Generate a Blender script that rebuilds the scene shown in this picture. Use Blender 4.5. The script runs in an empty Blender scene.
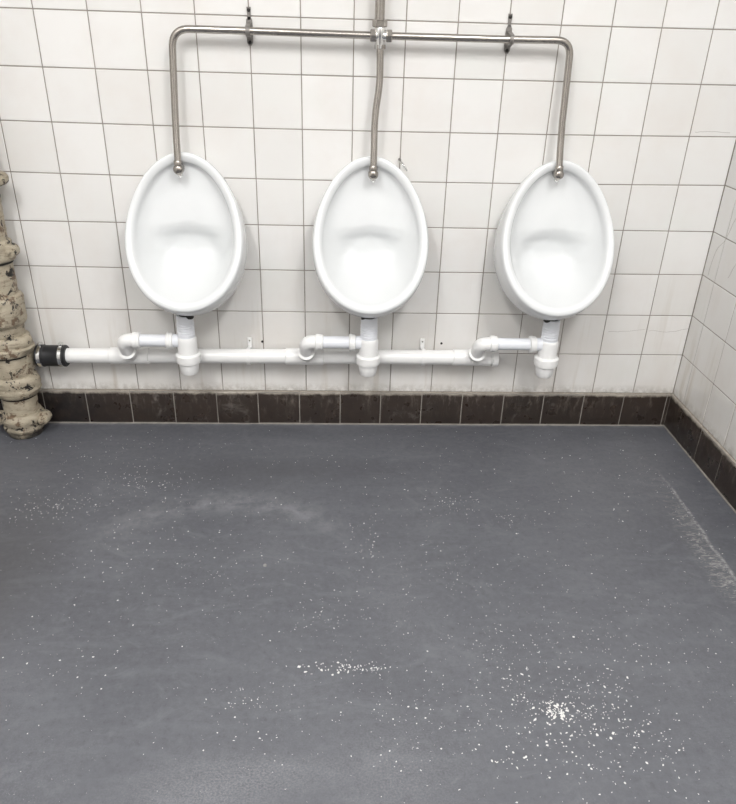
import bpy, bmesh, math, random
from mathutils import Vector, Matrix, noise
PI = math.pi
random.seed(7)
S = bpy.context.scene
COL = S.collection

# ---------------------------------------------------------------- camera
cam_d = bpy.data.cameras.new('camera')
cam = bpy.data.objects.new('camera', cam_d)
COL.objects.link(cam)
cam_d.sensor_fit = 'HORIZONTAL'
cam_d.sensor_width = 36.0
cam_d.lens = 710.886 * 36.0 / 736.0
cam_d.clip_start = 0.02
# camera axes (right, down, forward) in wall space (x right, y down, z into the wall)
RC = ((0.998995, -0.02610282, -0.03643683), (0.00640231, 0.88769081, -0.46039552), (0.04436226, 0.45969954, 0.88696579))
ax = [Vector((r[0], r[2], -r[1])) for r in RC]
M = Matrix((ax[0], -ax[1], -ax[2])).transposed().to_4x4()
M.translation = Vector((0.86813, -2.33694, 1.30023))
cam.matrix_world = M
S.camera = cam

# ---------------------------------------------------------------- world, lights, exposure
W = bpy.data.worlds.new('world'); S.world = W
W.use_nodes = True
W.node_tree.nodes['Background'].inputs[0].default_value = (0.9, 0.95, 1.0, 1)
W.node_tree.nodes['Background'].inputs[1].default_value = 0.3
def area(name, loc, sx, sy, power, color=(1, 1, 1), rot=(0, 0, 0)):
    l = bpy.data.lights.new(name, 'AREA'); l.shape = 'RECTANGLE'; l.size = sx; l.size_y = sy
    l.energy = power; l.color = color
    o = bpy.data.objects.new(name, l); COL.objects.link(o); o.location = loc; o.rotation_euler = rot
    return o
area('ceiling_lamp_and_fill', (-0.05, -2.85, 3.27), 0.25, 1.5, 68, (1.0, 0.992, 0.985))
area('ceiling_lamp_and_fill', (1.80, -2.85, 3.27), 0.25, 1.5, 72, (1.0, 0.992, 0.985))
area('ceiling_lamp_and_fill', (0.90, -4.25, 3.27), 1.5, 0.3, 30, (1.0, 0.992, 0.985))  # added fill further back to lift the lower wall, not a known lamp
S.view_settings.view_transform = 'Standard'
S.view_settings.look = 'None'
S.view_settings.gamma = 1
S.view_settings.use_curve_mapping = False
S.view_settings.exposure = 0.07

# ---------------------------------------------------------------- material helpers
class NT:
    def __init__(s, name):
        s.m = bpy.data.materials.new(name); s.m.use_nodes = True
        s.t = s.m.node_tree; s.b = s.t.nodes['Principled BSDF']
        s.geo = None
    def n(s, ty, **kw):
        x = s.t.nodes.new(ty)
        for k, v in kw.items(): setattr(x, k, v)
        return x
    def l(s, a, b): s.t.links.new(a, b)
    def pos(s):
        if s.geo is None: s.geo = s.n('ShaderNodeNewGeometry')
        return s.geo.outputs['Position']
    def isl(s):
        s.pos(); return s.geo.outputs['Random Per Island']
    def objc(s):
        return s.n('ShaderNodeTexCoord').outputs['Object']
    def noise(s, scale, detail=3, rough=.5, vec=None, stretch=None, dist=0):
        x = s.n('ShaderNodeTexNoise'); x.inputs['Scale'].default_value = scale
        x.inputs['Detail'].default_value = detail; x.inputs['Roughness'].default_value = rough
        x.inputs['Distortion'].default_value = dist
        v = vec or s.pos()
        if stretch:
            mp = s.n('ShaderNodeMapping'); mp.inputs['Scale'].default_value = stretch
            s.l(v, mp.inputs[0]); v = mp.outputs[0]
        s.l(v, x.inputs['Vector']); return x.outputs['Fac']
    def ramp(s, f, lo, hi, a=0.0, b=1.0, clamp=True):
        x = s.n('ShaderNodeMapRange'); x.clamp = clamp
        s.put(f, x.inputs[0])
        for i, v in enumerate((lo, hi, a, b)): x.inputs[i+1].default_value = v
        return x.outputs[0]
    def put(s, v, sock):
        if isinstance(v, (int, float)): sock.default_value = v
        elif isinstance(v, tuple): sock.default_value = (*v, 1) if len(v) == 3 else v
        else: s.l(v, sock)
    def math(s, op, a, b=0.0):
        x = s.n('ShaderNodeMath', operation=op); s.put(a, x.inputs[0]); s.put(b, x.inputs[1]); return x.outputs[0]
    def mix(s, f, a, b):
        x = s.n('ShaderNodeMix', data_type='RGBA'); s.put(f, x.inputs[0]); s.put(a, x.inputs[6]); s.put(b, x.inputs[7]); return x.outputs[2]
    def sep(s, v=None):
        x = s.n('ShaderNodeSeparateXYZ'); s.l(v or s.pos(), x.inputs[0]); return x.outputs
    def bump(s, h, strength=.3, dist=.002):
        x = s.n('ShaderNodeBump'); x.inputs['Strength'].default_value = strength; x.inputs['Distance'].default_value = dist
        s.l(h, x.inputs['Height']); s.l(x.outputs[0], s.b.inputs['Normal'])
    def set(s, color=None, rough=None, metal=None, coat=None, spec=None):
        if color is not None: s.put(color, s.b.inputs['Base Color'])
        if rough is not None: s.put(rough, s.b.inputs['Roughness'])
        if metal is not None: s.put(metal, s.b.inputs['Metallic'])
        if coat is not None: s.put(coat, s.b.inputs['Coat Weight'])
        if spec is not None: s.put(spec, s.b.inputs['Specular IOR Level'])
        return s.m

def mat_wall_tile():
    a = NT('glazed_white_tile')
    rnd = a.ramp(a.isl(), 0, 1, 0, 1)
    base = a.mix(rnd, (.735, .725, .705), (.79, .78, .765))
    warm = a.ramp(a.noise(5, 4, .6), .45, .75)
    base = a.mix(a.math('MULTIPLY', warm, .45), base, (.70, .655, .615))
    cool = a.ramp(a.noise(3.3, 3, .5, stretch=(1, 1, 1.4)), .55, .7)
    base = a.mix(a.math('MULTIPLY', cool, .5), base, (.74, .75, .72))
    z = a.sep()[2]
    # old limescale and grime gathered on the lower courses
    low = a.ramp(z, .75, .10)
    grime = a.ramp(a.noise(9, 5, .65, stretch=(1, 1, .45)), .2, .95)
    base = a.mix(a.math('MULTIPLY', a.math('MULTIPLY', low, grime), .62), base, (.60, .555, .495))
    streak = a.ramp(a.noise(14, 4, .6, stretch=(1.6, 1.6, .12)), .58, .75)
    base = a.mix(a.math('MULTIPLY', a.math('MULTIPLY', low, streak), .55), base, (.50, .44, .36))
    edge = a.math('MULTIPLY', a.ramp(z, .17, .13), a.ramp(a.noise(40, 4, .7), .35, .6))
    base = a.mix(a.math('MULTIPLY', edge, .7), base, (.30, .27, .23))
    a.bump(a.noise(9, 2, .5), .05, .002)
    return a.set(base, a.ramp(a.noise(4, 2), .3, .7, .20, .27))
def mat_simple(name, c, rough=.4, metal=0, var=.04, scale=30, bump=0):
    a = NT(name)
    d = tuple(max(0, x*(1-var*3)) for x in c)
    a.set(a.mix(a.noise(scale, 4, .6, vec=a.objc()), c, d), rough, metal)
    if bump: a.bump(a.noise(scale*4, 3, .5, vec=a.objc()), bump, .001)
    return a.m
def mat_grout():
    a = NT('old_grout')
    return a.set(a.mix(a.noise(12, 5, .7), (.13, .115, .10), (.42, .38, .33)), .85)
def mat_brown_tile():
    a = NT('brown_glazed_tile')
    c = a.mix(a.noise(22, 5, .65), (.012, .010, .009), (.048, .034, .026))
    c = a.mix(a.math('MULTIPLY', a.isl(), .35), c, (.045, .030, .024))
    z = a.sep()[2]
    scuff = a.math('MULTIPLY', a.ramp(a.noise(60, 5, .75, stretch=(1, 1, .3)), .52, .72), a.ramp(z, .02, .11))
    c = a.mix(a.math('MULTIPLY', scuff, .55), c, (.22, .19, .16))
    scr = a.ramp(a.noise(7, 5, .7, dist=1.5), .60, .68)
    c = a.mix(a.math('MULTIPLY', scr, .25), c, (.25, .23, .21))
    soot = a.math('MULTIPLY', a.ramp(a.sep()[0], .10, -.12), a.ramp(a.noise(30, 5, .7), .3, .55))
    c = a.mix(a.math('MULTIPLY', soot, .8), c, (.008, .008, .009))
    # glaze worn off / paint line on the top lip
    lipn = a.math('ADD', z, a.math('MULTIPLY', a.math('SUBTRACT', a.noise(25, 5, .7), .5), .03))
    lip = a.ramp(lipn, .120, .131)
    lipc = a.mix(a.noise(45, 4, .7), (.13, .11, .09), (.52, .47, .40))
    c = a.mix(lip, c, lipc)
    a.bump(a.noise(50, 4), .15, .002)
    return a.set(c, a.ramp(a.noise(20, 3), .3, .7, .22, .5))
def mat_floor():
    a = NT('painted_floor')
    x, y, z = a.sep()[0:3]
    big = a.noise(1.7, 5, .6)
    c = a.mix(a.ramp(big, .3, .7), (.084, .087, .100), (.112, .116, .130))
    brush = a.noise(10, 6, .7, stretch=(.35, 1.6, 1), dist=.6)
    c = a.mix(a.ramp(brush, .5, .8, 0, .6), c, (.150, .156, .173))
    mot = a.noise(55, 5, .75)
    c = a.mix(a.ramp(mot, .50, .75, 0, .5), c, (.15, .154, .168)); c = a.mix(a.ramp(mot, .46, .25, 0, .6), c, (.055, .057, .065))
    arcs = a.noise(5, 6, .75, stretch=(.8, 1.4, 1), dist=2.2)
    c = a.mix(a.ramp(arcs, .54, .66, 0, .35), c, (.165, .17, .185))
    # dusty film in front of the camera
    dust = a.math('MULTIPLY', a.ramp(y, -.7, -1.45), a.ramp(a.noise(3.1, 6, .65), .4, .65))
    fine = a.ramp(a.noise(260, 3, .7), .42, .62)
    c = a.mix(a.math('MULTIPLY', a.math('MULTIPLY', dust, fine), .2), c, (.24, .245, .26))
    # wide curved mop swirl under the left and middle urinals
    def blob(cx, cy, rx, ry):
        dx = a.math('DIVIDE', a.math('SUBTRACT', x, cx), rx); dy = a.math('DIVIDE', a.math('SUBTRACT', y, cy), ry)
        r = a.math('SQRT', a.math('ADD', a.math('MULTIPLY', dx, dx), a.math('MULTIPLY', dy, dy)))
        return r
    r1 = blob(.55, -.95, .42, .44)
    ring = a.math('SUBTRACT', 1.0, a.ramp(a.math('ABSOLUTE', a.math('SUBTRACT', r1, 1.0)), 0, .17))
    ring = a.math('MULTIPLY', ring, a.ramp(y, -.80, -.55))
    ring = a.math('MULTIPLY', ring, a.ramp(a.noise(18, 5, .7), .38, .62))
    c = a.mix(a.math('MULTIPLY', ring, .5), c, (.27, .275, .29))
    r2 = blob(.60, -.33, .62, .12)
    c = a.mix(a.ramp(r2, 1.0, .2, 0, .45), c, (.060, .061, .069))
    for (cx, cy, rx, ry, k) in ((.62, -1.46, .20, .10, .35), (1.03, -.95, .10, .25, .10), (.75, -1.42, .16, .05, .25), (1.0, -1.42, .2, .16, .25)):
        rr = blob(cx, cy, rx, ry)
        m = a.math('MULTIPLY', a.ramp(rr, 1.1, 0), a.ramp(a.noise(240, 4, .75, stretch=(.9, 1.1, 1)), .42, .66))
        c = a.mix(a.math('MULTIPLY', m, k*1.6), c, (.30, .305, .32))
    # scrape running beside the right wall, with brushed teeth
    nx = a.math('ADD', x, a.math('MULTIPLY', a.math('SUBTRACT', a.noise(9, 3), .5), .03))
    line = a.math('SUBTRACT', 1.0, a.ramp(a.math('ABSOLUTE', a.math('SUBTRACT', nx, 1.968)), .0008, .0075))
    rng = a.math('MULTIPLY', a.ramp(y, -.30, -.45), a.ramp(y, -1.25, -.95))
    line = a.math('MULTIPLY', a.math('MULTIPLY', line, rng), a.ramp(a.noise(60, 5, .8), .42, .60))
    c = a.mix(a.math('MULTIPLY', line, .6), c, (.46, .46, .45))
    teeth = a.ramp(a.noise(85, 5, .7, stretch=(.4, 1.1, 1), dist=1.2), .50, .62)
    zone = a.math('MULTIPLY', a.ramp(x, 1.880, 1.925), a.ramp(x, 1.975, 1.965))
    zone = a.math('MULTIPLY', zone, a.math('MULTIPLY', a.ramp(y, -.42, -.82, .10, 1), a.ramp(y, -1.0, -.90)))
    c = a.mix(a.math('MULTIPLY', a.math('MULTIPLY', zone, teeth), .6), c, (.45, .44, .41))
    # fine white grit ground into the paint
    v = a.n('ShaderNodeTexVoronoi'); v.inputs['Scale'].default_value = 150; a.l(a.pos(), v.inputs['Vector'])
    sp = a.math('MULTIPLY', a.ramp(v.outputs['Distance'], .16, .08), a.ramp(a.noise(6, 4, .7), .56, .70))
    c = a.mix(a.math('MULTIPLY', sp, .5), c, (.5, .5, .5))
    left_shade = a.math('MULTIPLY', a.ramp(blob(-.07, -.85, .22, .40), 1.1, .1), .55)  # soft shadow at the left edge of the floor, painted into the colour
    c = a.mix(left_shade, c, (.060, .057, .058))
    edge = a.math('MULTIPLY', a.ramp(y, -.030, -.012), a.ramp(a.noise(30, 4, .7), .35, .6))
    c = a.mix(a.math('MULTIPLY', edge, .3), c, (.4, .39, .37))
    a.bump(a.noise(190, 3, .6), .25, .0012)
    return a.set(c, a.ramp(a.noise(7, 4, .6), .3, .7, .36, .52), spec=.45)
def mat_iron():
    a = NT('flaking_cream_paint_on_iron')
    p = a.objc()
    c = a.mix(a.noise(14, 5, .7, vec=p), (.49, .44, .34), (.32, .27, .195))
    grey = a.ramp(a.noise(9, 5, .7, vec=p, stretch=(1, 1, 3)), .5, .72)
    c = a.mix(a.math('MULTIPLY', grey, .7), c, (.22, .19, .14))
    band = a.ramp(a.noise(26, 5, .7, vec=p, stretch=(.6, .6, 4)), .54, .64)
    c = a.mix(a.math('MULTIPLY', band, .55), c, (.16, .125, .085))
    rust = a.ramp(a.noise(22, 6, .72, vec=p), .565, .61)
    c = a.mix(a.math('MULTIPLY', rust, .85), c, (.12, .07, .04))
    black = a.ramp(a.noise(31, 5, .7, vec=p, dist=.5), .585, .61)
    c = a.mix(black, c, (.012, .010, .009))
    spk = a.ramp(a.noise(75, 4, .6, vec=p), .66, .69)
    c = a.mix(a.math('MULTIPLY', spk, .9), c, (.03, .022, .018))
    low = a.math('MULTIPLY', a.ramp(a.sep()[2], .06, .0), a.ramp(a.noise(20, 4), .3, .5))
    c = a.mix(low, c, (.03, .028, .025))
    a.bump(a.noise(28, 6, .7, vec=p), .9, .006)
    return a.set(c, .55)

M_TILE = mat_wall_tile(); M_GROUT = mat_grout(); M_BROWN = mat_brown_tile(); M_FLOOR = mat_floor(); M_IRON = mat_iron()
M_JOINT = mat_simple('pale_joint_filler', (.40, .37, .33), .8, var=.2, scale=40)
M_PLASTER = mat_simple('white_ceiling_paint', (.8, .8, .79), .8)
M_FRONT = mat_simple('drab_door_wall_paint', (.30, .29, .28), .6)
M_CERAMIC = mat_simple('white_vitreous_china', (.735, .75, .755), .08, var=.004)
M_UPVC = mat_simple('white_waste_plastic', (.86, .86, .85), .28, var=.02)
M_UPVC2 = mat_simple('bluish_white_plastic', (.80, .82, .86), .30, var=.02)
M_STEEL = mat_simple('brushed_steel_tube', (.46, .43, .395), .25, 1, var=.08, scale=60)
M_CHROME = mat_simple('chrome', (.80, .80, .79), .12, 1, var=.05)
M_TARN = mat_simple('tarnished_metal', (.33, .31, .29), .5, .4, var=.2, scale=80)
M_RUBBER = mat_simple('black_rubber', (.016, .016, .018), .45, var=.1)
M_DARK = mat_simple('dark_gap', (.02, .018, .016), .7)
M_CHIP = mat_simple('white_paint_chip', (.72, .72, .70), .7, var=.05)
M_STONE = mat_simple('grey_stone', (.30, .30, .29), .8, var=.1, scale=200)
M_CRACK = mat_simple('hairline_crack', (.36, .33, .30), .8)

# ---------------------------------------------------------------- geometry helpers
def link(name, bm, mat, parent=None, smooth=True, angle=40, loc=None):
    me = bpy.data.meshes.new(name)
    bmesh.ops.recalc_face_normals(bm, faces=bm.faces[:])
    bm.to_mesh(me); bm.free()
    me.materials.append(mat)
    if smooth:
        for p in me.polygons: p.use_smooth = True
        me.set_sharp_from_angle(angle=math.radians(angle))
    o = bpy.data.objects.new(name, me); COL.objects.link(o)
    if parent: o.parent = parent
    if loc: o.location = loc
    return o
def struct(o): o['kind'] = 'structure'; return o
def tag(o, label, cat, group=None):
    o['label'] = label; o['category'] = cat
    if group: o['group'] = group
    return o
def thing(name, label, cat, loc, group=None):
    o = bpy.data.objects.new(name, None); COL.objects.link(o); o.location = loc
    o.empty_display_size = .05
    return tag(o, label, cat, group)
def box(bm, a, b, bev=0):
    vs = [bm.verts.new((x, y, z)) for x in (a[0], b[0]) for y in (a[1], b[1]) for z in (a[2], b[2])]
    fs = [(0, 1, 3, 2), (4, 6, 7, 5), (0, 4, 5, 1), (2, 3, 7, 6), (0, 2, 6, 4), (1, 5, 7, 3)]
    F = [bm.faces.new([vs[i] for i in f]) for f in fs]
    if bev:
        es = list({e for f in F for e in f.edges})
        bmesh.ops.bevel(bm, geom=es, offset=bev, segments=2, affect='EDGES', profile=.5)
def smooth_path(pts, sub=8):
    P = [Vector(p) for p in pts]; out = []
    for i in range(len(P)-1):
        p0 = P[max(i-1, 0)]; p1 = P[i]; p2 = P[i+1]; p3 = P[min(i+2, len(P)-1)]
        for k in range(sub):
            t = k/sub
            out.append(.5*((2*p1)+(p2-p0)*t+(2*p0-5*p1+4*p2-p3)*t*t+(3*p1-3*p2+p3-p0)*t**3))
    out.append(P[-1]); return out
def bend(a, c, b, r, n=8):
    """rounded corner at c between a and b"""
    a, b, c = Vector(a), Vector(b), Vector(c)
    u = (a-c).normalized(); v = (b-c).normalized(); out = []
    for k in range(n+1):
        t = k/n
        p = (c+u*r)*(1-t)**2+c*2*t*(1-t)+(c+v*r)*t*t
        out.append(p)
    return out
def sweep(bm, path, rad, seg=24, caps=True):
    P = [Vector(p) for p in path]; n = len(P)
    R = rad if isinstance(rad, (list, tuple)) else [rad]*n
    T = [(P[min(i+1, n-1)]-P[max(i-1, 0)]).normalized() for i in range(n)]
    up = Vector((0, 0, 1)) if abs(T[0].z) < .9 else Vector((0, 1, 0))
    x = T[0].cross(up).normalized(); rings = []
    for i in range(n):
        x = (x - T[i]*x.dot(T[i])).normalized(); y = T[i].cross(x)
        rings.append([bm.verts.new(P[i]+(x*math.cos(2*PI*k/seg)+y*math.sin(2*PI*k/seg))*R[i]) for k in range(seg)])
    for i in range(n-1):
        for k in range(seg):
            bm.faces.new((rings[i][k], rings[i][(k+1) % seg], rings[i+1][(k+1) % seg], rings[i+1][k]))
    if caps:
        bm.faces.new(rings[0][::-1]); bm.faces.new(rings[-1])
    return rings
def turned(bm, o, axis, prof, seg=32, ribs=0, rib=0.0):
    """profile [(t along axis, radius)] turned about an axis through o"""
    o = Vector(o); axis = Vector(axis).normalized()
    up = Vector((0, 0, 1)) if abs(axis.z) < .9 else Vector((0, 1, 0))
    x = axis.cross(up).normalized(); y = axis.cross(x); rings = []
    for t, r in prof:
        ring = []
        for k in range(seg):
            rr = r+(rib if ribs and (k*ribs//seg) % 2 else 0)
            ring.append(bm.verts.new(o+axis*t+(x*math.cos(2*PI*k/seg)+y*math.sin(2*PI*k/seg))*rr))
        rings.append(ring)
    for i in range(len(rings)-1):
        for k in range(seg):
            bm.faces.new((rings[i][k], rings[i][(k+1) % seg], rings[i+1][(k+1) % seg], rings[i+1][k]))
    bm.faces.new(rings[0][::-1]); bm.faces.new(rings[-1])
def T(name, o, axis, prof, mat, parent, **kw):
    bm = bmesh.new(); turned(bm, o, axis, prof, **kw); return link(name, bm, mat, parent)
def SW(name, path, rad, mat, parent, **kw):
    bm = bmesh.new(); sweep(bm, path, rad, **kw); return link(name, bm, mat, parent)

# ---------------------------------------------------------------- the room
XR = 2.128; XL = -0.62; YF = -4.6; ZC = 3.3
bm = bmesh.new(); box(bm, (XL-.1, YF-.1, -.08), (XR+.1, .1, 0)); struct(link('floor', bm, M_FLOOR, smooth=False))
bm = bmesh.new(); box(bm, (XL-.1, YF-.1, ZC), (XR+.1, .1, ZC+.08)); struct(link('ceiling', bm, M_PLASTER, smooth=False))
TP = .152
ROWS = {-1: (1.4866, 5e-5, 0), 0: (1.3366, 5e-5, 0), 1: (1.1860, 7e-5, 0), 2: (1.0330, 1.3e-4, 1e-4), 3: (.8826, 1.4e-4, 2e-4),
        4: (.7375, 3e-5, 2e-4), 5: (.5865, 6e-5, 2e-4), 6: (.4385, 4e-5, 1e-4), 7: (.2890, 3e-5, -1e-4), 8: (.1330, 0, 0)}
def rowz(j, x):
    if j in ROWS: c, q, l = ROWS[j]
    else: c, q, l = 1.3366-j*.1503, 0, 0
    u = min(max(x/TP, -2), 14)-6.5
    return c+q*u*u+l*u
COLX = {3: .4552, 4: .6092, 5: .7576, 9: 1.3657, 11: 1.671, 12: 1.821, 13: 1.9755}
def colx(i): return COLX.get(i, i*TP)
def tile(bm, P, nrm, g=.0015, bev=.0012, dep=.0035):
    """P: four corners; a slightly cushioned glazed tile"""
    c = sum(P, Vector())/4; nrm = Vector(nrm)
    tl = Vector((random.gauss(0, .0012), random.gauss(0, .0012), random.gauss(0, .0012)))
    def ins(d, h):
        out = []
        for k in range(4):
            a = (P[(k+1) % 4]-P[k]).normalized(); b = (P[k-1]-P[k]).normalized()
            p = P[k]+(a+b)*d
            out.append(bm.verts.new(p+nrm*(h+(p-c).dot(tl))))
        return out
    r = [ins(g, -dep), ins(g, -bev), ins(g+bev, 0)]
    for i in range(2):
        for k in range(4): bm.faces.new((r[i][k], r[i][(k+1) % 4], r[i+1][(k+1) % 4], r[i+1][k]))
    bm.faces.new(r[2])
def wall_core(name, a, b, mat=M_GROUT):
    bm = bmesh.new(); box(bm, a, b); return struct(link(name, bm, mat, smooth=False))
# back wall
wb = wall_core('wall_back', (XL-.1, .0016, 0), (XR+.1, .1, ZC))
bm = bmesh.new()
xs = [XL]+[colx(i) for i in range(-4, 14)]+[XR]
for a, b in zip(xs, xs[1:]):
    for j in range(-14, 8):
        q = [Vector((a, 0, min(rowz(j, a), ZC))), Vector((b, 0, min(rowz(j, b), ZC))), Vector((b, 0, rowz(j+1, b))), Vector((a, 0, rowz(j+1, a)))]
        if q[0].z-q[3].z < .02: continue
        tile(bm, q, (0, -1, 0))
o = struct(link('wall_tiling', bm, M_TILE, wb, smooth=True, angle=25))
# right wall
wr = wall_core('wall_right', (XR+.0016, YF-.1, 0), (XR+.1, .1, ZC))
ys = [0, -.085, -.240]+[-.240-TP*k for k in range(1, 32)]
ys = [y for y in ys if y > YF]
bm = bmesh.new()
for a, b in zip(ys, ys[1:]):
    for j in range(-14, 8):
        z1 = min(rowz(j, XR), ZC); z0 = rowz(j+1, XR)
        if z1-z0 < .02: continue
        tile(bm, [Vector((XR, a, z1)), Vector((XR, b, z1)), Vector((XR, b, z0)), Vector((XR, a, z0))], (-1, 0, 0))
struct(link('wall_tiling', bm, M_TILE, wr, angle=25))
# left and front wall (outside the frame)
wl = wall_core('wall_left', (XL-.1, YF-.1, 0), (XL-.0016, .1, ZC))
bm = bmesh.new()
for a, b in zip([-TP*k for k in range(0, 30)], [-TP*k for k in range(1, 31)]):
    for j in range(-14, 9):
        z1 = min(1.3366-j*.1503, ZC); z0 = max(1.3366-(j+1)*.1503, 0)
        if z1-z0 < .02: continue
        tile(bm, [Vector((XL, a, z1)), Vector((XL, b, z1)), Vector((XL, b, z0)), Vector((XL, a, z0))], (1, 0, 0))
struct(link('wall_tiling', bm, M_TILE, wl, angle=25))
wall_core('wall_front', (XL-.1, YF-.1, 0), (XR+.1, YF, ZC), M_FRONT)

# brown tile skirting
def skirting(name, pts, axis, sgn):
    """pts: joint positions along the run"""
    bm = bmesh.new(); t = .0095; h = .1335; g = .0017
    prof = [(0, .0035), (t-.001, .0035), (t, .006), (t, h-.010), (t-.0012, h-.004), (t-.0045, h-.0006), (.002, h), (0, h)]
    for a, b in zip(pts, pts[1:]):
        lo, hi = min(a, b)+g, max(a, b)-g
        j1 = random.gauss(0, .0005)
        rings = []
        for u in (lo, hi):
            rings.append([bm.verts.new((u, -(d+j1) if k not in (0, 7) else 0, z) if axis == 'x' else (XR-(d+j1) if k not in (0, 7) else XR, u, z)) for k, (d, z) in enumerate(prof)])
        n = len(prof)
        for k in range(n): bm.faces.new((rings[0][k], rings[0][(k+1) % n], rings[1][(k+1) % n], rings[1][k]))
        bm.faces.new(rings[0][::-1]); bm.faces.new(rings[1])
    o = struct(link(name, bm, M_BROWN, angle=50))
    bm = bmesh.new(); t2 = t-.0012; h2 = h-.0016
    lo, hi = min(pts), max(pts)
    if axis == 'x': box(bm, (lo, -t2, 0), (hi, 0, h2)); box(bm, (lo, -t-.0025, 0), (hi, -t+.001, .0035))
    else: box(bm, (XR-t2, lo, 0), (XR, hi, h2)); box(bm, (XR-t-.0025, lo, 0), (XR-t+.001, hi, .0035))
    struct(link('skirting_joint', bm, M_JOINT, o, smooth=False))
    return o
bx = [XL, -.49, -.34, -.19, -.038, .12, .276, .431, .581, .7325, .882, 1.031, 1.183, 1.334, 1.4885, 1.639, 1.790, 1.941, 2.105, XR-.0095]
skirting('baseboard_back', bx, 'x', 1)
skirting('baseboard_right', [-.001]+[-.112-.1505*k for k in range(0, 30)], 'y', 1)

# hairline cracks in the tiling
def crack(pts, nrm, parent, w=.0011):
    bm = bmesh.new(); nrm = Vector(nrm)
    P = smooth_path(pts, 5)
    P = [p+Vector((0 if nrm.x else random.gauss(0, .0012), random.gauss(0, .0012) if nrm.x else 0, random.gauss(0, .0012))) for p in P]
    sweep(bm, [p+nrm*.0001 for p in P], w*.5, seg=5)
    return struct(link('crack', bm, M_CRACK, parent))
crack([(1.968, 0, .388), (1.90, 0, .380), (1.835, 0, .379)], (0, -1, 0), wb)
crack([(2.122, 0, .392), (2.05, 0, .380), (1.985, 0, .386)], (0, -1, 0), wb)
crack([(1.99, 0, 1.052), (2.04, 0, 1.055), (2.10, 0, 1.054)], (0, -1, 0), wb)
crack([(XR, -.20, .93), (XR, -.16, .86), (XR, -.12, .82), (XR, -.09, .74), (XR, -.05, .69), (XR, -.035, .60)], (-1, 0, 0), wr)
crack([(XR, -.235, .79), (XR, -.20, .72), (XR, -.16, .63)], (-1, 0, 0), wr)

# ---------------------------------------------------------------- urinals
def smst(a, b, t):
    t = min(max((t-a)/(b-a), 0), 1); return t*t*(3-2*t)
def lerp_tab(tab, v):
    if v <= tab[0][0]: return tab[0][1]
    for (a, p), (b, q) in zip(tab, tab[1:]):
        if v <= b:
            t = (v-a)/(b-a); t = t*t*(3-2*t)*.4+t*.6
            return p+(q-p)*t
    return tab[-1][1]
NS = 72
def urinal_bm():
    # rings: ztop, zbottom, halfwidth, depth at top / middle / bottom
    R = [(.934, .486, .168, .0, .0, .0), (.942, .479, .1745, .004, .012, .02), (.950, .474, .1795, .010, .035, .075), (.958, .473, .1830, .022, .066, .130),
         (.9635, .486, .1845, .036, .095, .185), (.9675, .505, .1835, .050, .120, .224), (.9690, .516, .1820, .058, .134, .240),
         (.9685, .5220, .1800, .064, .1420, .2480), (.9655, .5265, .1770, .0685, .1475, .2530), (.9610, .5310, .1730, .0700, .1495, .2545),
         (.9540, .5380, .1670, .0700, .1495, .2540), (.9475, .5440, .1610, .0680, .1475, .2515), (.9410, .5485, .1555, .0650, .1430, .2465),
         (.9370, .5510, .1515, .0560, .1340, .2365), (.9345, .5515, .1485, .0470, .1200, .2220)]
    bm = bmesh.new(); rings = []
    def ringpts(zt, zb, hw, dt, dm, db):
        out = []
        zc = (zt+zb)/2; H = (zt-zb)/2
        for k in range(NS):
            th = 2*PI*k/NS; c = math.cos(th); s = math.sin(th)
            a = .115
            x = hw*s*(1-a*c)/1.0066
            z = zc+H*c
            # quadratic through top, middle, bottom in c
            d = dm+(dt-db)/2*c+((dt+db)/2-dm)*c*c
            out.append(Vector((x, -d, z)))
        return out
    for r in R: rings.append(ringpts(*r))
    base = rings[-1]
    back = [(.50, .20), (.535, .155), (.56, .108), (.59, .073), (.63, .052), (.67, .047), (.71, .050), (.735, .058), (.755, .061), (.80, .054), (.86, .042), (.94, .030)]
    cx, cz = 0, .725
    NI = 16
    for m in range(1, NI):
        t = 1-m/NI
        tt = t**.9
        ring = []
        for p in base:
            x = p.x*tt; z = cz+(p.z-cz)*tt
            if z < .56:      # the bowl falls away inside the lip
                z -= .0*t
            bk = lerp_tab(back, z+.55*x*x*4*.25)
            side = -p.y
            w = t**4.6
            # bowl floor: pushed forwards and down
            d = bk*(1-w)+side*w
            # rounded recess of the bowl
            rr = math.hypot(x/.132, (z-.605)/.145)
            d -= .022*(1-smst(.66, 1.10, rr))*(1-w)
            d += .010*(1-w)
            ring.append(Vector((x, -d, z)))
        rings.append(ring)
    V = [[bm.verts.new(p) for p in r] for r in rings]
    for i in range(len(V)-1):
        for k in range(NS): bm.faces.new((V[i][k], V[i][(k+1) % NS], V[i+1][(k+1) % NS], V[i+1][k]))
    bm.faces.new(V[0]); 
    c = bm.verts.new(sum((v.co for v in V[-1]), Vector())/NS)
    for k in range(NS): bm.faces.new((V[-1][k], V[-1][(k+1) % NS], c))
    return bm
def make_urinal(x, label, ox=0):
    t = thing('urinal', label, 'urinal', (x, 0, .47), 'wall-hung urinals')
    o = link('bowl', urinal_bm(), M_CERAMIC, t, angle=180, loc=(0, 0, -.47))
    s = o.modifiers.new('sub', 'SUBSURF'); s.levels = 1; s.render_levels = 1
    T('waste_outlet', (ox, -.128, -.012), (0, 0, 1), [(.002, .022), (.006, .0245), (.012, .0245), (.03, .022)], M_DARK, t)
    return t
ub = [make_urinal(.397, 'white china urinal on the left, beside the cream iron soil pipe', -.020),
      make_urinal(.972, 'middle white china urinal, under the cross fitting of the steel pipe'),
      make_urinal(1.562, 'white china urinal on the right, nearest the corner', .020)]
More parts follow.
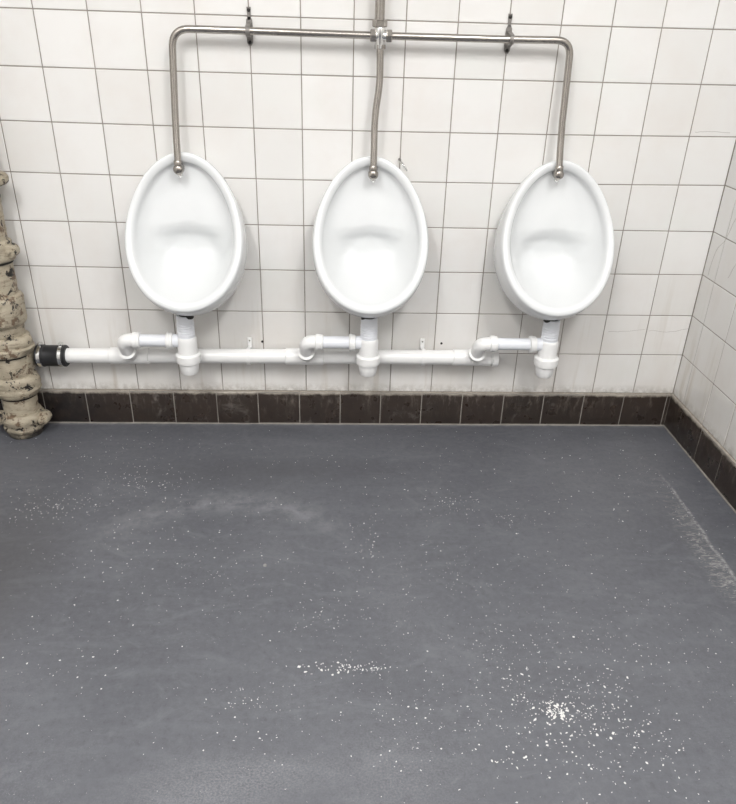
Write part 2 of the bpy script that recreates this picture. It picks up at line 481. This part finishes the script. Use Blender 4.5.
# hanger clip at the shoulder of the middle urinal
for nm, pts, r, mt, lab in (('hanger_clip', [(.092, -.012, .478), (.1, -.028, .470), (.112, -.030, .452)], .0035, M_CHROME, 'chrome clip'),):
    h = SW(nm, smooth_path(pts, 5), r, mt, ub[1]); h['label'] = lab
    T('screw', (.090, -.001, .482), (0, -1, 0), [(0, .0045), (.012, .0045), (.016, .003)], M_TARN, h, seg=12)

# ---------------------------------------------------------------- steel flush pipework
fp = thing('flush_pipework', 'brushed steel flush pipe branching from a ceiling riser to all three urinals', 'pipe', (.985, -.05, 1.295))
fo = Vector((.985, -.05, 1.295))
def rel(p): return Vector(p)-fo
d = .050
PR = .0103
L = [(.968, -d, 1.2965), (.60, -d, 1.2990)] + bend((.60, -d, 1.299), (.395, -d, 1.2995), (.391, -.055, 1.10), .052, 10) + [(.387, -.062, 1.08), (.386, -.074, 1.0), (.387, -.086, .935)]
SW('left_branch_pipe', [rel(p) for p in L], PR, M_STEEL, fp)
Rr = [(1.002, -d, 1.2965), (1.35, -d, 1.2965)] + bend((1.35, -d, 1.2975), (1.542, -d, 1.2985), (1.543, -.055, 1.12), .045, 10) + [(1.545, -.062, 1.08), (1.547, -.074, 1.0), (1.549, -.086, .945)]
SW('right_branch_pipe', [rel(p) for p in Rr], PR, M_STEEL, fp)
Mi = smooth_path([(.987, -.05, 1.28), (.989, -.052, 1.20), (.987, -.056, 1.155), (.980, -.060, 1.10), (.977, -.066, 1.05), (.977, -.076, .99), (.976, -.086, .932)], 6)
SW('middle_drop_pipe', [rel(p) for p in Mi], PR, M_STEEL, fp)
SW('riser_pipe', [rel((.984, -d, 1.315)), rel((.981, -d, 1.9)), rel((.978, -d, ZC-.001))], .0142, M_STEEL, fp)
cf = T('cross_fitting', rel((.986, -d, 1.262)), (0, 0, 1), [(0, .0125), (.002, .0145), (.030, .0145), (.036, .0165), (.050, .0165), (.056, .0150)], M_CHROME, fp)
T('cross_arm', rel((.955, -d, 1.2965)), (1, 0, 0), [(.004, .0125), (.016, .0125), (.02, .0145), (.044, .0145), (.052, .0125), (.060, .0125)], M_CHROME, cf)
def nut(p, axis, r, ln, parent):
    n = T('compression_nut', Vector(p)-Vector(axis)*ln/2, axis, [(0, r*.88), (ln*.12, r), (ln*.88, r), (ln, r*.88)], M_STEEL, parent, seg=6)
nut(rel((.966, -d, 1.2965)), (1, 0, 0), .0185, .016, fp)
nut(rel((1.012, -d, 1.2965)), (1, 0, 0), .0185, .016, fp)
nut(rel((.9845, -d, 1.327)), (0, 0, 1), .0215, .018, fp)
nut(rel((.987, -d, 1.268)), (0, 0, 1), .0160, .013, fp)
for (x, z, u) in ((.387, .922, 0), (.976, .919, 1), (1.549, .930, 2)):
    sp = T('spreader', rel((x, -.030, z)), (0, -1, 0), [(0, .010), (.012, .010), (.034, .0105), (.040, .0150), (.060, .0160), (.068, .0135), (.072, .008)], M_STEEL, fp)
    T('union_nut', rel((x, -.086, z+.010)), (0, .05, 1), [(0, .0120), (.003, .0132), (.013, .0132), (.016, .011)], M_STEEL, sp, seg=8)
    T('nozzle', rel((x+.001, -.074, z-.026)), (0, .1, 1), [(0, .005), (.004, .0085), (.018, .0085)], M_CHROME, sp, seg=16)

def pipe_bracket(x, z, zs, label):
    """slim drop rod bracket: screw high on the wall, saddle round the pipe"""
    t = thing('pipe_bracket', label, 'bracket', (x, 0, z), 'brackets on the steel flush pipe')
    bm = bmesh.new()
    n = 10
    prof = [(zs-z+.008, .006), (zs-z-.01, .005), (zs-z-.025, .0035), (.036, .0045), (.028, .0085), (.012, .0095), (-.012, .0095), (-.030, .0085), (-.038, .004)]
    front = [[bm.verts.new((s*w, y, zz)) for s in (-1, 1) for y in (-.001, -.005)] for zz, w in prof]
    for a, b in zip(front, front[1:]):
        for i, j in ((0, 1), (1, 3), (3, 2), (2, 0)): bm.faces.new((a[i], a[j], b[j], b[i]))
    bm.faces.new(front[0]); bm.faces.new(front[-1])
    link('backplate', bm, M_TARN, t)
    # saddle strap wrapping the pipe
    bm = bmesh.new(); pts = []
    pts.append(Vector((0, -.004, .022)))
    for k in range(13):
        a = PI/2-PI*k/12
        pts.append(Vector((0, -.050-.0125*math.cos(a), .0125*math.sin(a))))
    pts.append(Vector((0, -.004, -.022)))
    N = len(pts); vs = []
    for i, p in enumerate(pts):
        tn = (pts[min(i+1, N-1)]-pts[max(i-1, 0)]).normalized(); nr = Vector((0, tn.z, -tn.y))
        vs.append([bm.verts.new(p+Vector((sx*.006, 0, 0))+nr*h) for sx in (-1, 1) for h in (-.0009, .0009)])
    for a, b in zip(vs, vs[1:]):
        for i, j in ((0, 1), (1, 3), (3, 2), (2, 0)): bm.faces.new((a[i], a[j], b[j], b[i]))
    bm.faces.new(vs[0]); bm.faces.new(vs[-1])
    link('saddle', bm, M_TARN, t)
    for zz in (zs-z, -.030):
        T('screw', (0, -.004, zz), (0, -1, 0), [(0, .0052), (.002, .0052), (.004, .003)], M_DARK, t, seg=12)
pipe_bracket(.610, 1.299, 1.352, 'tarnished pipe bracket between the left urinal and the cross fitting')
pipe_bracket(1.366, 1.2968, 1.355, 'tarnished pipe bracket between the cross fitting and the right bend')

# ---------------------------------------------------------------- main waste pipe
def mz(x): return .2885+.0055*(x+.06)/1.0 if x < 1.0 else .2943
D = .050
wp = thing('waste_pipe', 'long white plastic waste pipe running low along the tiled wall', 'pipe', (-.06, -D, .2885))
wo = Vector((-.06, -D, .2885))
def main_seg(name, a, b, r, mat=M_UPVC, parent=None):
    pa = Vector((a, -D, mz(a)))-wo; pb = Vector((b, -D, mz(b)))-wo
    ax_ = (pb-pa); ln = ax_.length
    bm = bmesh.new(); turned(bm, pa, ax_, [(0, r*.93), (.0015, r), (ln-.0015, r), (ln, r*.93)]); return link(name, bm, mat, parent or wp)
main_seg('pipe_run', -.075, .1, .0255); main_seg('pipe_run', .2, .70, .0255); main_seg('pipe_run', .81, 1.31, .0255)
TE = [.162, .765, 1.352]
for e in TE:
    a, b = (e-.075, e+.058)
    tee = main_seg('tee_fitting', a, b, .0288)
    # swept boss rising towards the elbow
    p0 = Vector((e, -D, mz(e)))-wo
    T('boss', p0, (0, -.72, .55), [(0, .024), (.052, .0245), (.056, .0285), (.066, .0285), (.068, .024)], M_UPVC, tee)
main_seg('pipe_run', 1.40, 1.420, .0255)
ec = main_seg('end_cap', 1.415, 1.436, .0310)
def clip(x, label):
    z = mz(x)
    t = thing('waste_pipe_clip', label, 'pipe clip', (x, -.001, z), 'white clips holding the waste pipe')
    bm = bmesh.new()
    turned(bm, (-.0065, -D+.001, 0), (1, 0, 0), [(0, .0262), (0, .0295), (.013, .0295), (.013, .0262)])
    box(bm, (-.0065, -.024, -.020), (.0065, .0, .020))
    link('strap', bm, M_UPVC, t)
    bm = bmesh.new(); box(bm, (-.0075, -.008, .0), (.0075, .0, .052), .0015); link('tab', bm, M_UPVC, t)
    T('screw', (0, -.008, .042), (0, -1, 0), [(0, .0028), (.0015, .0028), (.002, .001)], M_TARN, t, seg=10)
clip(.562, 'white waste pipe clip between the left and middle traps')
clip(1.172, 'white waste pipe clip between the middle and right traps')
for x, z, lab in ((.6055, .327, 'dark rusty screw in the grout right of the left waste clip'), (1.241, .327, 'dark rusty screw in the grout right of the right waste clip')):
    bm = bmesh.new(); turned(bm, (0, .001, 0), (0, -1, 0), [(0, .0042), (.003, .0042), (.004, .0022)], seg=12)
    tag(link('wall_screw', bm, M_DARK, loc=(x, 0, z)), lab, 'screw', 'leftover screws in the grout')

# ---------------------------------------------------------------- bottle traps and their arms
def make_trap(tx, ex, label):
    o = Vector((tx, -.128, .262)); t = thing('bottle_trap', label, 'bottle trap', o, 'white bottle traps under the urinals')
    tail = [(0, .0265), (.002, .0275)]
    for k in range(5): tail += [(.010+k*.009, .0275), (.0115+k*.009, .0288), (.015+k*.009, .0288), (.0165+k*.009, .0275)]
    tail += [(.072, .0275), (.080, .026)]
    T('threaded_tail', (0, 0, .130), (0, 0, 1), tail, M_UPVC2, t)
    T('body', (0, 0, .070), (0, 0, 1), [(0, .032), (.050, .0325), (.058, .0322), (.064, .030)], M_UPVC, t, seg=40)
    T('nut', (0, 0, .040), (0, 0, 1), [(0, .0345), (.003, .0385), (.010, .0390), (.0105, .0405), (.030, .0405), (.033, .0375), (.035, .033)], M_UPVC, t, seg=48, ribs=48, rib=.0010)
    T('cup', (0, 0, 0), (0, 0, 1), [(0, .020), (.0015, .0255), (.006, .0285), (.030, .0320), (.044, .0330)], M_UPVC, t, seg=40)
    # outlet arm
    az = .118
    T('outlet_stub', (-.060, 0, az), (1, 0, 0), [(0, .0215), (.035, .0225)], M_UPVC2, t)
    T('outlet_nut', (-.066, 0, az), (1, 0, 0), [(0, .0245), (.002, .0285), (.010, .0285), (.011, .0265), (.020, .0265), (.022, .023)], M_UPVC, t, seg=36, ribs=36, rib=.0008)
    ex_ = ex-tx
    T('outlet_pipe', (ex_+.030, 0, az), (1, 0, 0), [(0, .0205), (-ex_-.030-.055, .0205)], M_UPVC2, t)
    end = Vector((ex, -D, mz(ex)))-o + Vector((0, -.72, .55)).normalized()*.055
    path = [Vector((ex_+.052, 0, az)), Vector((ex_+.034, 0, az))]
    path += bend((ex_+.03, 0, az), (ex_+.000, -.002, az+.000), end, .026, 8)
    path += [end]
    el = SW('elbow', path, .0232, M_UPVC, t)
    T('elbow_nut', (ex_+.032, 0, az), (1, 0, 0), [(0, .025), (.002, .0275), (.016, .0280), (.017, .0262), (.024, .0262), (.026, .0225)], M_UPVC, el, seg=36)
    dn = Vector((0, -.72, .55)).normalized()
    T('elbow_collar', end-dn*.002, dn, [(0, .0255), (.002, .0285), (.011, .0285), (.013, .025)], M_UPVC, el)
    return t
make_trap(.371, TE[0], 'white plastic bottle trap under the left urinal with arm to its left')
make_trap(.975, TE[1], 'white plastic bottle trap under the middle urinal with arm to its left')
make_trap(1.586, TE[2], 'white plastic bottle trap under the right urinal, arm ending at the capped pipe')

# ---------------------------------------------------------------- rubber coupling
cp = thing('pipe_coupling', 'black rubber sleeve joining the white waste pipe to the cream iron pipe', 'coupling', (-.109, -.053, .2885))
T('sleeve', (-.050, 0, 0), (1, 0, 0), [(0, .034), (.002, .0385), (.024, .0385), (.026, .0365), (.072, .0365), (.074, .0375), (.096, .0375), (.100, .034)], M_RUBBER, cp, seg=48)
for x in (-.036, .034):
    b = T('steel_band', (x-.006, 0, 0), (1, 0, 0), [(0, .0386), (.0005, .0396), (.0115, .0396), (.012, .0386)], M_CHROME, cp, seg=48)
    bm = bmesh.new(); box(bm, (x-.007, -.010, .038), (x+.007, .010, .048), .002); link('worm_screw', bm, M_CHROME, b)

# ---------------------------------------------------------------- cast iron soil pipe
SX, SD = -.243, -.078
so = Vector((SX, SD, 0))
sl = thing('soil_pipe', 'old cast iron soil pipe in flaking cream paint at the left edge', 'soil pipe', so)
LEAN = .018
def iron(name, prof, z0, parent=None, seg=48, ears=(), amp=.0024):
    """profile [(height above z0, radius)]; hammered surface, optional bolt ears [(angle, z, out)]"""
    bm = bmesh.new()
    dense = []
    for (a, r), (b, q) in zip(prof, prof[1:]):
        n = max(1, int(abs(b-a)/.006))
        for k in range(n): dense.append((a+(b-a)*k/n, r+(q-r)*k/n))
    dense.append(prof[-1]); rings = []
    for h, r in dense:
        z = z0+h; ring = []
        for k in range(seg):
            an = 2*PI*k/seg
            rr = r
            for (ea, ez, ew, eh, out) in ears:
                da = abs((an-ea+PI) % (2*PI)-PI); g = max(0, 1-(da/ew)**2)*max(0, 1-((z-ez)/eh)**2)
                rr += out*g**.55 if g > 0 else 0
            p = Vector((math.cos(an)*rr, math.sin(an)*rr, z))
            nz = noise.noise(p*42)*amp+noise.noise(p*110)*amp*.5
            p.x += math.cos(an)*nz+LEAN*min(z/.7, 1.2); p.y += math.sin(an)*nz
            if p.y > -SD-.002: p.y = -SD-.002
            ring.append(bm.verts.new(p))
        rings.append(ring)
    for a, b in zip(rings, rings[1:]):
        for k in range(seg): bm.faces.new((a[k], a[(k+1) % seg], b[(k+1) % seg], b[k]))
    bm.faces.new(rings[0][::-1]); bm.faces.new(rings[-1])
    return link(name, bm, M_IRON, parent or sl, angle=60)
def bolt(parent, an, z, r, dirn=None, s=.009):
    dirn = dirn or Vector((math.cos(an), math.sin(an), 0))
    p = Vector((math.cos(an)*r+LEAN*min(z/.7, 1.2), math.sin(an)*r, z))
    T('bolt', p-dirn*.006, dirn, [(0, s), (.010, s), (.013, s*.75)], M_IRON, parent, seg=6)
def lug(parent, x, z, r=.024, y0=.012, th=.042, s=.0095):
    x += LEAN*min(z/.7, 1.2)
    l_ = T('lug', Vector((x, y0, z)), (0, -1, 0), [(0, r*.85), (.004, r), (th-.005, r), (th, r*.86)], M_IRON, parent, seg=28)
    sg = -1 if x > 0 else 1
    bm = bmesh.new(); box(bm, (min(x, x+sg*.035), y0-th+.006, z-r*.75), (max(x, x+sg*.035), y0-.003, z+r*.75), .004)
    link('web', bm, M_IRON, parent)
    T('bolt', Vector((x, y0-th+.001, z)), (0, -1, 0), [(0, s*1.5), (.002, s*1.5), (.0025, s), (.011, s), (.014, s*.75)], M_IRON, parent, seg=12)
iron('foot', [(0, .056), (.006, .059), (.022, .059)], .0, seg=40)
fl = iron('base_socket', [(0, .056), (.004, .066), (.016, .068), (.020, .064), (.034, .066), (.040, .070), (.056, .071), (.062, .066), (.070, .063)], .020,
          amp=.002)
lug(fl, .076, .066, .022); lug(fl, -.078, .062, .022)
iron('lower_barrel', [(0, .056), (.085, .056)], .085)
iron('lower_collar', [(0, .057), (.004, .066), (.014, .073), (.030, .075), (.036, .069), (.050, .071), (.066, .071), (.074, .062), (.080, .059)], .155,
     ears=((-.2, .205, .5, .03, .012),))
br = iron('branch_barrel', [(0, .060), (.10, .060)], .225)
bx_ = SX
T('branch_stub', Vector((.03, .020, .2885)), (1, 0, 0), [(0, .040), (.020, .041), (.028, .045), (.038, .045), (.043, .034)], M_IRON, br, seg=40)
bolt(br, -1.15, .262, .060)
iron('middle_collar', [(0, .060), (.003, .070), (.010, .074), (.026, .076), (.031, .068), (.046, .070), (.060, .068), (.068, .060)], .310,
     ears=((-.2, .355, .5, .03, .008),))
ub_ = iron('access_barrel', [(0, .055), (.02, .057), (.26, .056)], .375, amp=.0022)
for z, rr in ((.303, .0625), (.149, .0590), (.621, .0590)):   # open joint under each socket
    T('joint_gap', Vector((LEAN*z/.7, 0, z)), (0, 0, 1), [(0, rr*.9), (.002, rr), (.010, rr+.002)], M_DARK, sl, seg=48)
# bolted access door on the front of the barrel
ad = iron('access_door', [(0, .058), (.006, .066), (.014, .069), (.090, .069), (.100, .066), (.106, .058)], .415,
          ears=((-PI/2, .466, 1.1, .052, .010),), amp=.003)
for an, z in ((-1.25, .435), (-1.25, .50), (-1.95, .468)): bolt(ad, an, z, .071, s=.010)
uc = iron('upper_collar', [(0, .055), (.004, .066), (.012, .069), (.030, .070), (.036, .063), (.048, .064), (.062, .063), (.068, .055)], .628,
          amp=.002)
lug(uc, .066, .664, .021, s=.008); lug(uc, -.070, .664, .021)
iron('upper_barrel', [(0, .054), (1.2, .054), (ZC-.64-.001, .054)], .64, seg=36)
tc = iron('wall_bracket_collar', [(0, .055), (.003, .062), (.030, .062), (.033, .055)], .868,
          amp=.001)
lug(tc, .072, .884, .020, s=.010); lug(tc, -.072, .884, .020, s=.010)

# ---------------------------------------------------------------- loose white paint chips and grit on the floor
def flakes():
    bm = bmesh.new(); rnd = random.Random(21)
    def flake(x, y, s):
        s *= 1.0+.40*smst(-1.15, -.45, y)
        n = rnd.choice((4, 5, 5, 6)); a0 = rnd.random()*6.28; h = s*.22+.0002
        el = rnd.uniform(.30, .9); ca, sa = math.cos(a0), math.sin(a0)
        t = []; b = []
        for k in range(n):
            an = 2*PI*k/n+rnd.uniform(-.25, .25); r = s*rnd.uniform(.6, 1.35)
            u, v = math.cos(an)*r, math.sin(an)*r*el
            X, Y = x+u*ca-v*sa, y+u*sa+v*ca
            b.append(bm.verts.new((X, Y, .0001))); t.append(bm.verts.new((x+(X-x)*.8, y+(Y-y)*.8, h)))
        bm.faces.new(t)
        for k in range(n): bm.faces.new((b[k], b[(k+1) % n], t[(k+1) % n], t[k]))
    def ok(x, y): return XL+.05 < x < XR-.02 and -2.2 < y < -.03
    def cluster(cx, cy, sx, sy, n, lo, hi, rot=0):
        for _ in range(n):
            u, v = rnd.gauss(0, sx), rnd.gauss(0, sy)
            x = cx+u*math.cos(rot)-v*math.sin(rot); y = cy+u*math.sin(rot)+v*math.cos(rot)
            if ok(x, y): flake(x, y, lo+(hi-lo)*rnd.random()**2.6)
    for _ in range(1900):
        x = rnd.uniform(-.35, 2.1); y = -.05-1.9*rnd.random()
        if ok(x, y): flake(x, y, rnd.uniform(.0005, .0010)+.0014*rnd.random()**6)
    # cx, cy, sx, sy, n, min, max
    for c in ((1.350, -1.290, .022, .014, 75, .0018, .0052), (1.38, -1.285, .10, .060, 260, .0010, .0034), (1.36, -1.40, .12, .08, 210, .0010, .0034),
              (1.37, -1.17, .12, .06, 150, .0009, .0028), (1.52, -1.36, .06, .05, 70, .0010, .0034), (1.43, -1.00, .16, .09, 130, .0007, .0021),
              (.895, -1.163, .050, .010, 70, .0016, .0048), (.96, -1.17, .03, .010, 18, .0010, .0024), (1.05, -1.29, .11, .06, 150, .0008, .0026),
              (1.24, -.53, .045, .045, 60, .0008, .0020), (1.39, -.60, .035, .035, 30, .0007, .0018), (.27, -.40, .09, .05, 120, .0008, .0019),
              (.02, -.53, .10, .05, 150, .0008, .0020), (.14, -.25, .10, .06, 60, .0008, .0020), (.59, -.86, .10, .09, 90, .0007, .0020),
              (.66, -1.25, .035, .03, 40, .0010, .0028), (.92, -1.02, .06, .10, 60, .0008, .0020), (.96, -.68, .03, .07, 40, .0008, .0024),
              (1.16, -.82, .07, .06, 60, .0007, .0020), (1.62, -1.12, .10, .07, 60, .0008, .0026), (.25, -1.1, .10, .10, 60, .0009, .0026),
              (.30, -.75, .12, .10, 70, .0008, .0024), (.82, -1.0, .05, .05, 40, .0008, .0022), (.72, -1.33, .06, .06, 40, .0008, .0024),
              (1.95, -.50, .02, .14, 40, .0006, .0016), (1.80, -1.10, .04, .05, 18, .0010, .0028), (1.27, -1.10, .05, .05, 40, .0008, .0024)):
        cluster(*c)
    return bm
fl_o = link('paint_flakes', flakes(), M_CHIP, smooth=False)
tag(fl_o, 'scattered white paint flakes and grit lying on the grey floor', 'debris'); fl_o['kind'] = 'stuff'
bm = bmesh.new(); bmesh.ops.create_icosphere(bm, subdivisions=2, radius=.0055)
for v in bm.verts:
    v.co *= 1+noise.noise(v.co*300)*.35; v.co.z *= .6
tag(link('pebble', bm, M_STONE, loc=(.676, -.808, .0029)), 'small grey pebble lying alone on the open floor left of centre', 'pebble')
